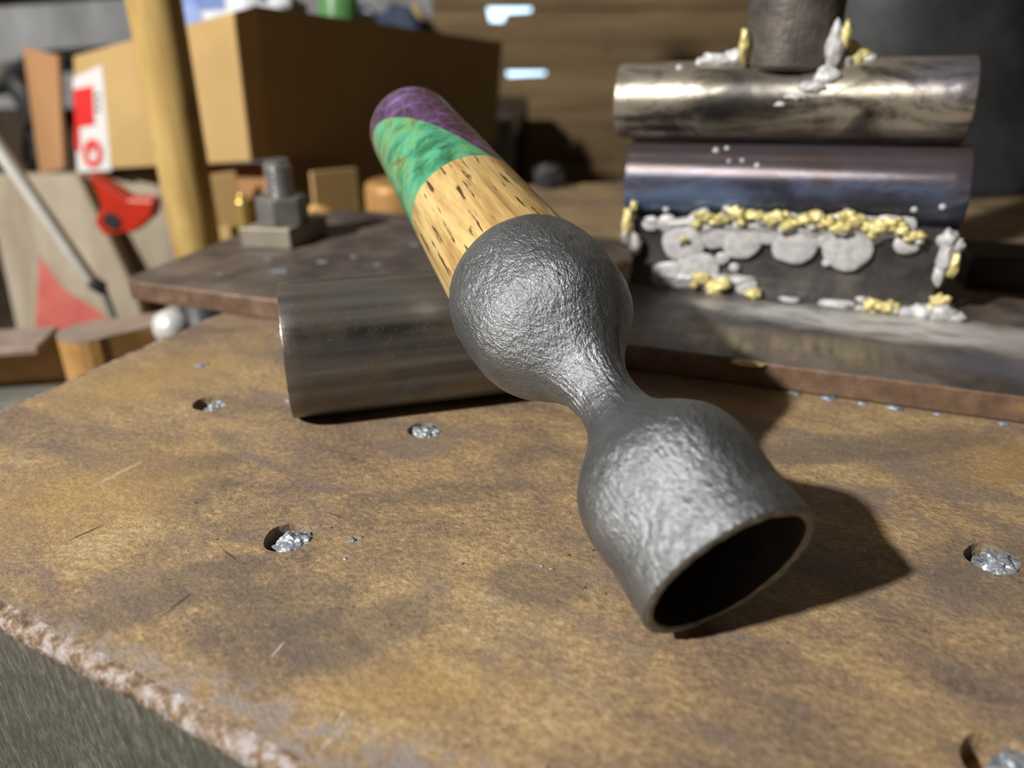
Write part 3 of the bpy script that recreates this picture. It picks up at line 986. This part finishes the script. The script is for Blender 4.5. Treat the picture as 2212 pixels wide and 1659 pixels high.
# cavity wall and lip
cav = [(.0207, -.0002), (.0203, -.0005), (.0190, -.0004), (.0187, .0002), (.0186, .006), (.0186, .018), (.0175, .026), (.0135, .032), (.007, .0352), (0, .036)]
vv, ff = lathe(cav[:4], 160, Matrix.Identity(4), jitter=lambda p: p + V((0, 0, .0003 * noise.noise(p * 300))))
obj('lip', vv, ff, M_rim, tool, local=True, smooth=True, label='worn flat lip of the cup')
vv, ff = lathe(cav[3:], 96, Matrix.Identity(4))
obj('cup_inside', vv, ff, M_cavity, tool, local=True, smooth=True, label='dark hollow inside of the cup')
# handle: one turned shape sliced by two planes
S0, R0, R1, LH = .1083, .0213, .0157, .1072
def hr(s):
    t = (s - S0) / LH
    r = R0 + (R1 - R0) * t
    e = S0 + LH
    if s > e - .013:
        q = (s - (e - .013)) / .013
        r *= math.sqrt(max(0.0, 1 - q ** 2.6)) if q < 1 else 0
    return r
hp = [(0, S0 - .001), (hr(S0) - .0002, S0 - .001)] + [(hr(S0 + LH * i / 150), S0 + LH * i / 150) for i in range(150)]
e = S0 + LH
hp += [(hr(e - .0005), e - .0005), (hr(e - .0002), e - .0002), (0, e)]
def slice_part(name, mat, planes, lab):
    vv, ff = lathe(hp, 112, Matrix.Identity(4))
    bm = bmesh.new()
    bv = [bm.verts.new(v) for v in vv]
    for f in ff: bm.faces.new([bv[i] for i in f])
    bmesh.ops.recalc_face_normals(bm, faces=bm.faces)
    for co, no in planes:     # drop everything on the positive side of the plane
        g = bm.verts[:] + bm.edges[:] + bm.faces[:]
        r = bmesh.ops.bisect_plane(bm, geom=g, plane_co=co, plane_no=no, clear_outer=True)
        ed = [x for x in r['geom_cut'] if isinstance(x, bmesh.types.BMEdge)]
        bmesh.ops.holes_fill(bm, edges=ed, sides=0)
    me = bpy.data.meshes.new(name)
    bm.to_mesh(me); bm.free()
    for p in me.polygons: p.use_smooth = True
    me.materials.append(mat)
    o = bpy.data.objects.new(name, me); col.objects.link(o); o.parent = tool
    m = o.modifiers.new('split', 'EDGE_SPLIT'); m.split_angle = math.radians(50)
    o['label'] = lab
    return o
c1 = V((0, 0, .1484)); n1 = V((.06, .03, 1)).normalized()
c2 = V((0, 0, .1580)); n2 = V((-.203, 2.538, 1)).normalized()
slice_part('tan_handle_section', M_zebra, [(c1, n1)], 'tan wood section with dark pores')
slice_part('green_handle_section', M_green, [(c1, -n1), (c2, n2)], 'green dyed wood section')
slice_part('purple_handle_end', M_purple, [(c1, -n1), (c2, -n2)], 'purple dyed wood rounded end')

# ================================================================== BACKGROUND BENCH ON THE LEFT
BZ = -.22
bench = thing('workbench', 'low cluttered wooden bench behind the left edge of the steel table', 'bench', Matrix.Translation((-.8, .75, Z0)))
bpoly = [(-1.4, .22), (-.32, .22), (-.06, .78), (.13, .78), (.13, 1.06), (-.04, 1.12), (-.06, 1.22), (-1.4, 1.22)]
vv, ff = prism(bpoly, BZ - .04, BZ)
obj('bench_top', vv, ff, M_plankd, bench, bevel=.003)
for x, y in ((-1.33, .3), (-.42, .3), (-.14, 1.15), (-1.33, 1.15)):
    vv, ff = boxv(.07, .07, BZ - .04 - Z0, Matrix.Translation((x, y, (BZ - .04 + Z0) / 2)))
    obj('leg', vv, ff, M_plankd, bench)

# tall pale wooden handle
vv, ff = cyl(.0168, (-.2345, .56, BZ), (-.2325, .56, .42), 40, .0178, .003)
set_props(obj('tool_handle', vv, ff, M_pole, None, Matrix.Translation((-.2345, .56, BZ)), smooth=True),
          'tall round pale wooden tool handle standing in front of the cardboard box', 'handle')

# --- big cardboard box
cb = thing('cardboard_box', 'large open tan cardboard box with a red and white label', 'box', Matrix.Translation((-.20, .73, 0)))
Cn = (V((-.191, .62, .027)), V((-.185, .62, .136)))       # near corner
Cl = (V((-.405, .735, .000)), V((-.386, .735, .098)))     # left corner
Cr = (V((-.018, .90, .000)), V((-.010, .90, .106)))     # right corner
Cf = (Cl[0] + Cr[0] - Cn[0], Cl[1] + Cr[1] - Cn[1])
def panel(name, a, b, c, d, th, mat, parent, lab=None, sub=1):
    a, b, c, d = V(a), V(b), V(c), V(d)
    n = (b - a).cross(d - a).normalized() * th
    v = [a, b, c, d, a + n, b + n, c + n, d + n]
    f = [(0, 1, 2, 3), (7, 6, 5, 4), (0, 4, 5, 1), (1, 5, 6, 2), (2, 6, 7, 3), (3, 7, 4, 0)]
    return obj(name, v, f, mat, parent, label=lab, bevel=.0006)
panel('side_panel', Cl[0], Cn[0], Cn[1], Cl[1], -.004, M_card, cb, 'lit side with the label')
panel('side_panel', Cn[0], Cr[0], Cr[1], Cn[1], -.004, M_card, cb, 'shaded side')
panel('side_panel', Cr[0], Cf[0], Cf[1], Cr[1], -.004, M_card, cb)
panel('side_panel', Cf[0], Cl[0], Cl[1], Cf[1], -.004, M_card, cb)
panel('bottom_panel', Cn[0], Cr[0], Cf[0], Cl[0], .004, M_card, cb)
# seam strip on the shaded side
def onside(A, B, s, t, off=0.0):
    """point on a side: s along from A to B, t up"""
    lo = A[0].lerp(B[0], s); hi = A[1].lerp(B[1], s)
    p = lo.lerp(hi, t)
    n = (B[0] - A[0]).cross(V((0, 0, 1))).normalized()
    return p + n * off
panel('seam', onside(Cn, Cr, .60, .0, .0004), onside(Cn, Cr, .635, .0, .0004), onside(Cn, Cr, .635, 1, .0004), onside(Cn, Cr, .60, 1, .0004), -.0012, M_card, cb)
# flap folded out at the left end
fl0, fl1 = Cl[0] + V((-.012, .004, 0)), Cl[1] + V((-.012, .004, 0))
fo0, fo1 = V((-.462, .775, -.010)), V((-.448, .775, .104))
panel('flap', fo0, fl0, fl1, fo1, .004, M_card_b, cb, 'brown flap folded out')
# label on the lit side
lab_ = panel('shipping_label', onside(Cl, Cn, .0, -.02, .0012), onside(Cl, Cn, .205, -.02, .0012), onside(Cl, Cn, .185, .87, .0012), onside(Cl, Cn, -.005, .82, .0012), -.0008, M_white, cb, 'white paper label with red print')
def lab_rect(name, s0, s1, t0, t1, mat, lab=None):
    return panel(name, onside(Cl, Cn, s0, t0, .0024), onside(Cl, Cn, s1, t0, .0024), onside(Cl, Cn, s1, t1, .0024), onside(Cl, Cn, s0, t1, .0024), -.0006, mat, lab_, lab)
lab_rect('red_square', .005, .125, .39, .72, M_red, 'red square')
lab_rect('red_strip', .0, .028, .18, .39, M_red)
def lab_ring(name, s, t, ro, ri, mat):
    v, f = [], []
    N = 28
    for i in range(N):
        a = 2 * math.pi * i / N
        for r in (ro, ri):
            v.append(onside(Cl, Cn, s + r * math.cos(a) * .115 / .245, t + r * math.sin(a), .0024))
    for i in range(N):
        j = (i + 1) % N
        f.append((2 * i, 2 * j, 2 * j + 1, 2 * i + 1))
    return obj(name, v, f, mat, lab_)
lab_ring('red_circle', .105, .145, .125, .07, M_red)
lab_rect('red_drop', .094, .112, .15, .27, M_red)
for t in (.50, .56, .62):
    lab_rect('print_line', .137, .165, t, t + .025, M_hose)

# --- things sticking out of the box
def heap(name, c, sc, seed, mat, label, cat, amp=.5):
    v, f = blobv(c, sc, seed, amp, 2.0, 4)
    set_props(obj(name, v, f, mat, None, Matrix.Translation((c[0], c[1], c[2] - sc[2])), smooth=True), label, cat)
heap('plastic_film', (-.272, .765, .110), (.050, .022, .055), 3, M_bluef, 'crumpled blue plastic film sticking out of the big cardboard box', 'plastic film')
heap('plastic_bag', (-.212, .715, .122), (.036, .020, .030), 5, M_film, 'crumpled clear white plastic bag at the near corner of the box', 'plastic bag')
v_, f_ = cyl(.021, (-.170, .790, .02), (-.158, .785, .150), 24, .018, .006)
set_props(obj('plastic_bottle', v_, f_, M_greenb, None, Matrix.Translation((-.170, .790, .02)), smooth=True), 'green plastic bottle leaning in the big cardboard box', 'bottle')
heap('dark_cloth', (-.128, .870, .085), (.046, .026, .052), 9, M_navy, 'dark navy cloth heaped in the big cardboard box', 'cloth')
heap('paper_sheet', (-.105, .930, .085), (.022, .014, .05), 12, M_paper, 'crumpled tan paper at the far corner of the box', 'paper', .35)
heap('paper_scrap', (-.150, .830, .115), (.018, .012, .024), 14, M_film, 'small white scrap between green bottle and navy cloth', 'paper')
heap('red_rag', (-.392, .80, .086), (.018, .014, .013), 17, M_darkred, 'dark red rag peeking over the left top of the box', 'rag', .3)

# --- small carton under the big box, open towards the camera
ct = thing('carton', 'small open cardboard carton under the big box, behind the stud', 'box', Matrix.Translation((-.19, .67, BZ)))
cz0 = BZ
panel('side_panel', (-.270, .618, cz0), (-.228, .640, cz0), (-.225, .640, .015), (-.268, .618, .012), -.004, M_card, ct)
panel('front_panel', (-.262, .605, cz0), (-.175, .605, cz0), (-.175, .605, -.022), (-.262, .605, -.022), -.004, M_card, ct)
panel('back_panel', (-.290, .695, cz0), (-.190, .650, cz0), (-.190, .650, .021), (-.290, .695, .011), -.004, M_card_b, ct)
panel('side_panel', (-.160, .620, cz0), (-.128, .650, cz0), (-.128, .650, .016), (-.158, .620, .018), -.004, M_card, ct)
panel('side_panel', (-.186, .634, cz0), (-.030, .872, cz0), (-.030, .872, .0035), (-.186, .634, .0270), -.004, M_card, ct)
v_, f_ = tube([(-.160, .585, -.012), (-.150, .585, -.003), (-.141, .586, -.005), (-.136, .587, -.018), (-.134, .588, -.05), (-.134, .59, BZ)], .0042, 10)
set_props(obj('bent_rod', v_, f_, M_orange, None, Matrix.Translation((-.134, .59, BZ)), smooth=True), 'bent orange rod curling just behind the hex nut', 'rod')
# brass fitting
bf = thing('brass_fitting', 'slim upright brass hose fitting left of the hex nut', 'fitting', Matrix.Translation((-.190, .545, BZ)))
for nm, r, a, b, mt in (('stem', .0040, BZ, -.026, M_brass), ('collar', .0062, -.026, -.014, M_chrome), ('body', .0056, -.014, .012, M_brass), ('tip', .0030, .012, .016, M_brass)):
    v_, f_ = cyl(r, (-.190, .545, a), (-.190, .545, b), 20, None, min(.001, (b - a) * .3))
    obj(nm, v_, f_, mt, bf, smooth=False)
# rusty stub behind the handle
v_, f_ = lathe([(0, BZ), (.022, BZ), (.0235, .008), (.0225, .0135), (.019, .0155), (.012, .0150), (.0, .0145)], 36, Matrix.Translation((-.090, .600, 0)))
set_props(obj('rusty_stub', v_, f_, M_orange, None, Matrix.Translation((-.090, .60, BZ)), smooth=True), 'rust-orange round stub standing behind the green handle section', 'post')
# grey tin beside the post
tn = thing('grey_tin', 'small grey tin right of the purple handle end', 'tin', Matrix.Translation((-.032, 1.02, BZ)))
v_, f_ = cyl(.034, (-.032, 1.02, BZ), (-.032, 1.02, .010), 28, None, .002)
obj('can', v_, f_, M_hose, tn)
v_, f_ = cyl(.036, (-.032, 1.02, .010), (-.032, 1.02, .018), 28, None, .002)
obj('lid', v_, f_, M_nut, tn)
# dark scrap on the table's far corner
v_, f_ = blobv((.030, .650, .010), (.013, .009, .011), 41, .3, 1.8, 3)
set_props(obj('iron_scrap', v_, f_, M_black, None, Matrix.Translation((.030, .65, 0))), 'small black iron lump at the far corner of the rusty table', 'scrap')

# ================================================================== BLACK STEEL HOOD AT THE RIGHT REAR
hd = thing('steel_hood', 'large black tapered steel hood behind the press die', 'hood', Matrix.Translation((.35, .78, 0)))
v_, f_ = lathe([(0, .0005), (.176, .0005), (.178, .006), (.172, .010), (.115, .150), (.062, .30), (.060, .42), (0, .42)], 72, Matrix.Translation((.35, .78, 0)))
o = obj('shell', v_, f_, M_black, hd, smooth=True)
m = o.modifiers.new('split', 'EDGE_SPLIT'); m.split_angle = math.radians(40)
for i, (z, a) in enumerate(((.062, -64), (.040, -64))):  # two glints on the shell, put in as pale blue blobs
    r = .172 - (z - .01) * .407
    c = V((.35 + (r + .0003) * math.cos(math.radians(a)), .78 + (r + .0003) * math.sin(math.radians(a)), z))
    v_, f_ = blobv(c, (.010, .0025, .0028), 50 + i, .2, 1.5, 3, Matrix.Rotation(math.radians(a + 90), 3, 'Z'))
    obj('painted_glint', v_, f_, M_bluesc, hd, smooth=True, label='pale blue painted glint')
# black flat bar on the table right of the die
v_, f_ = boxv(.22, .035, .017, frame((.345, .375, .0090), math.radians(-12)))
set_props(obj('flat_bar', v_, f_, M_black, None, frame((.345, .375, .0003), math.radians(-12)), bevel=.0015), 'black steel bar behind the plate at the right picture edge', 'bar')

# ================================================================== CLUTTER AT THE LEFT
# weathered board leaning, with red paint
def lean_board(name, poly, th, tilt_y, mat, label, y_of_z):
    """poly in (x, z); y follows the lean"""
    n = len(poly)
    v = [(x, y_of_z(z), z) for x, z in poly] + [(x, y_of_z(z) + th, z) for x, z in poly]
    f = [tuple(range(n)), tuple(range(2 * n - 1, n - 1, -1))] + [(i, (i + 1) % n, n + (i + 1) % n, n + i) for i in range(n)]
    cx = sum(p[0] for p in poly) / n
    bt = thing(name, label, 'board', Matrix.Translation((cx, y_of_z(BZ), BZ)))
    obj('board', v, f, mat, bt, bevel=.002)
    return bt
yz = lambda z: .66 + (z - BZ) * .22
bd = lean_board('grey_board', [(-.462, BZ), (-.330, BZ), (-.352, -.10), (-.392, .000), (-.478, .000), (-.470, -.1)], .016, 0, M_board, 'weathered grey board with red paint leaning under the box flap', yz)
rp = [(-.436, -.070), (-.418, -.100), (-.385, -.122), (-.366, -.150), (-.385, -.175), (-.400, -.218), (-.432, -.218), (-.450, -.140)]
n = len(rp)
v = [(x, yz(z) - .0006, z) for x, z in rp] + [(x, yz(z) + .0004, z) for x, z in rp]
f = [tuple(range(n)), tuple(range(2 * n - 1, n - 1, -1))] + [(i, (i + 1) % n, n + (i + 1) % n, n + i) for i in range(n)]
obj('red_paint', v, f, simple('faded_red_paint', (.38, .06, .05), (.5, .13, .10), 30, .7), bd, label='faded red painted patch')
yz2 = lambda z: .70 + (z - BZ) * .15
lean_board('brown_board', [(-.356, BZ), (-.285, BZ), (-.325, .000), (-.402, .000)], .014, 0, M_board, 'narrow greyish brown board leaning beside the red bracket', yz2)
# pale rod
rd = thing('steel_rod', 'pale grey metal rod slanting down across the grey board', 'rod', Matrix.Translation((-.283, .50, -.035)))
v_, f_ = cyl(.0046, (-.345, .500, .106), (-.2845, .500, -.0335), 16, None, .001)
obj('rod', v_, f_, M_rod, rd, smooth=True)
v_, f_ = cyl(.0046, (-.2845, .500, -.0335), (-.2785, .5025, -.0400), 16, None, .001)
obj('tip', v_, f_, M_black, rd, smooth=True)
v_, f_ = cyl(.0022, (-.2785, .502, -.0400), (-.2600, .51, BZ), 10)
obj('pin', v_, f_, M_black, rd, smooth=True)
# red bracket with a hole
rb = thing('red_bracket', 'bright red plastic bracket with a dark hole hanging below the box', 'bracket', Matrix.Translation((-.305, .605, -.03)))
poly = [(-.327, .020), (-.300, .000), (-.280, -.001), (-.284, -.014), (-.300, -.026), (-.326, -.029), (-.331, -.018), (-.322, -.006)]
n = len(poly)
v = [(x, .605, z) for x, z in poly] + [(x, .622, z) for x, z in poly]
f = [tuple(range(n)), tuple(range(2 * n - 1, n - 1, -1))] + [(i, (i + 1) % n, n + (i + 1) % n, n + i) for i in range(n)]
obj('body', v, f, M_redpl, rb, bevel=.002)
v_, f_ = cyl(.0065, (-.316, .6035, -.017), (-.316, .608, -.017), 20)  # black disc in place of the shade inside the hole
obj('hole_shade_disc', v_, f_, M_black, rb)
# grey hose
v_, f_ = tube([(-.276, .62, .004), (-.272, .615, -.012), (-.272, .612, -.035), (-.274, .61, -.06), (-.276, .61, -.10), (-.278, .61, BZ)], .0055, 12)
set_props(obj('grey_hose', v_, f_, M_hose, None, Matrix.Translation((-.278, .61, BZ)), smooth=True), 'grey rubber hose hanging right of the red bracket', 'hose')
# rust-orange lug with flat top
lg = thing('steel_lug', 'rust-orange steel lug with worn flat top beside the table edge', 'steel lug', Matrix.Translation((-.225, .41, BZ)))
def arc(cx, cy, r, a0, a1, n=12):
    return [(cx + r * math.cos(math.radians(a0 + (a1 - a0) * i / n)), cy + r * math.sin(math.radians(a0 + (a1 - a0) * i / n))) for i in range(n + 1)]
lp = arc(-.2400, .408, .0170, 110, 330) + [(-.190, .432), (-.195, .4475)]
v_, f_ = prism(lp, BZ, -.0345); obj('body', v_, f_, M_orange, lg)
v_, f_ = prism([(x, y) for x, y in lp], -.0344, -.0335); obj('top_face', v_, f_, M_pinkst, lg)
v_, f_ = blobv((-.196, .414, -.0335), (.0105, .0095, .0105), 61, .08, 1.5, 3)
o = obj('bolt_head', v_, f_, M_chrome, lg, smooth=True, label='bright round bolt head')
# channel iron with dark opening
ch = thing('channel_iron', 'worn rusty channel iron with dark hollow at the left picture edge', 'channel', Matrix.Translation((-.32, .43, BZ)))
Mc = frame((-.325, .425, -.066), math.radians(10))
for nm, sx, sy, sz, x, y, z, mt in (('top_flange', .09, .035, .005, 0, 0, .017, M_pinkst), ('web', .09, .005, .034, 0, .015, 0, M_orange), ('bottom_flange', .10, .035, .006, .0, 0, -.019, M_greenst)):
    v_, f_ = boxv(sx, sy, sz, Mc @ Matrix.Translation((x, y, z))); obj(nm, v_, f_, mt, ch, bevel=.001)
v_, f_ = boxv(.03, .03, .128, frame((-.345, .435, BZ + .0645))); obj('upright', v_, f_, M_orange, ch, bevel=.001)
v_, f_ = boxv(.045, .012, .010, frame((-.270, .405, -.082), math.radians(8))); obj('tongue', v_, f_, M_pinkst, ch, bevel=.002)
# dark red block under it
v_, f_ = boxv(.16, .10, .10, frame((-.345, .345, BZ + .0505), .3))
set_props(obj('red_block', v_, f_, M_darkred, None, frame((-.345, .36, BZ + .0005), .3), bevel=.003), 'dark red painted block below the channel iron', 'block')
# dark steel foot under the plate corner
v_, f_ = boxv(.05, .05, .055, frame((-.165, .415, -.045), .5))
v_, f_ = cyl(.013, (-.175, .420, BZ), (-.180, .425, -.004), 20)
set_props(obj('support_post', v_, f_, M_black, None, Matrix.Translation((-.175, .42, BZ)), smooth=True), 'dark round support post under the overhanging plate corner', 'post')
# hooks and iron hanging on the left
random.seed(21)
HK = [((-.655, 1.02, .05), .012, .13, 'curved pale iron hook hanging left of the box flap', M_greenst, -.02),
      ((-.735, 1.02, .02), .010, .15, 'dark curved iron bar hanging at the far left', M_black, .02),
      ((-.615, 1.02, .06), .014, .11, 'black iron hook nearest the box flap', M_black, .015)]
for (p, r, L, labl, mt, bend) in HK:
    pts = [(p[0] + bend * math.sin(t * 3.0) , p[1], p[2] - L * t) for t in [i / 9 for i in range(10)]]
    pts += [(p[0] + bend * .14 + .012, p[1], p[2] - L - .010), (p[0] + .03, p[1], p[2] - L - .008)]
    pts = [(p[0], Y1 + .0, p[2] + .02), (p[0], p[1] + .05, p[2] + .018)] + pts
    v_, f_ = tube(pts, r, 10)
    set_props(obj('iron_hook', v_, f_, mt, None, Matrix.Translation(p), smooth=True), labl, 'hook', 'iron hanging on the left wall')
v_, f_ = boxv(.30, .05, .236, frame((-.72, 1.11, BZ + .1185), .1))  # solid box added as dark fill behind the hooks
set_props(obj('dark_fill_box', v_, f_, M_plankd, None, frame((-.72, 1.11, BZ + .0005), .1), bevel=.004), 'dark fill box added against the grey wall at far left', 'fill box')
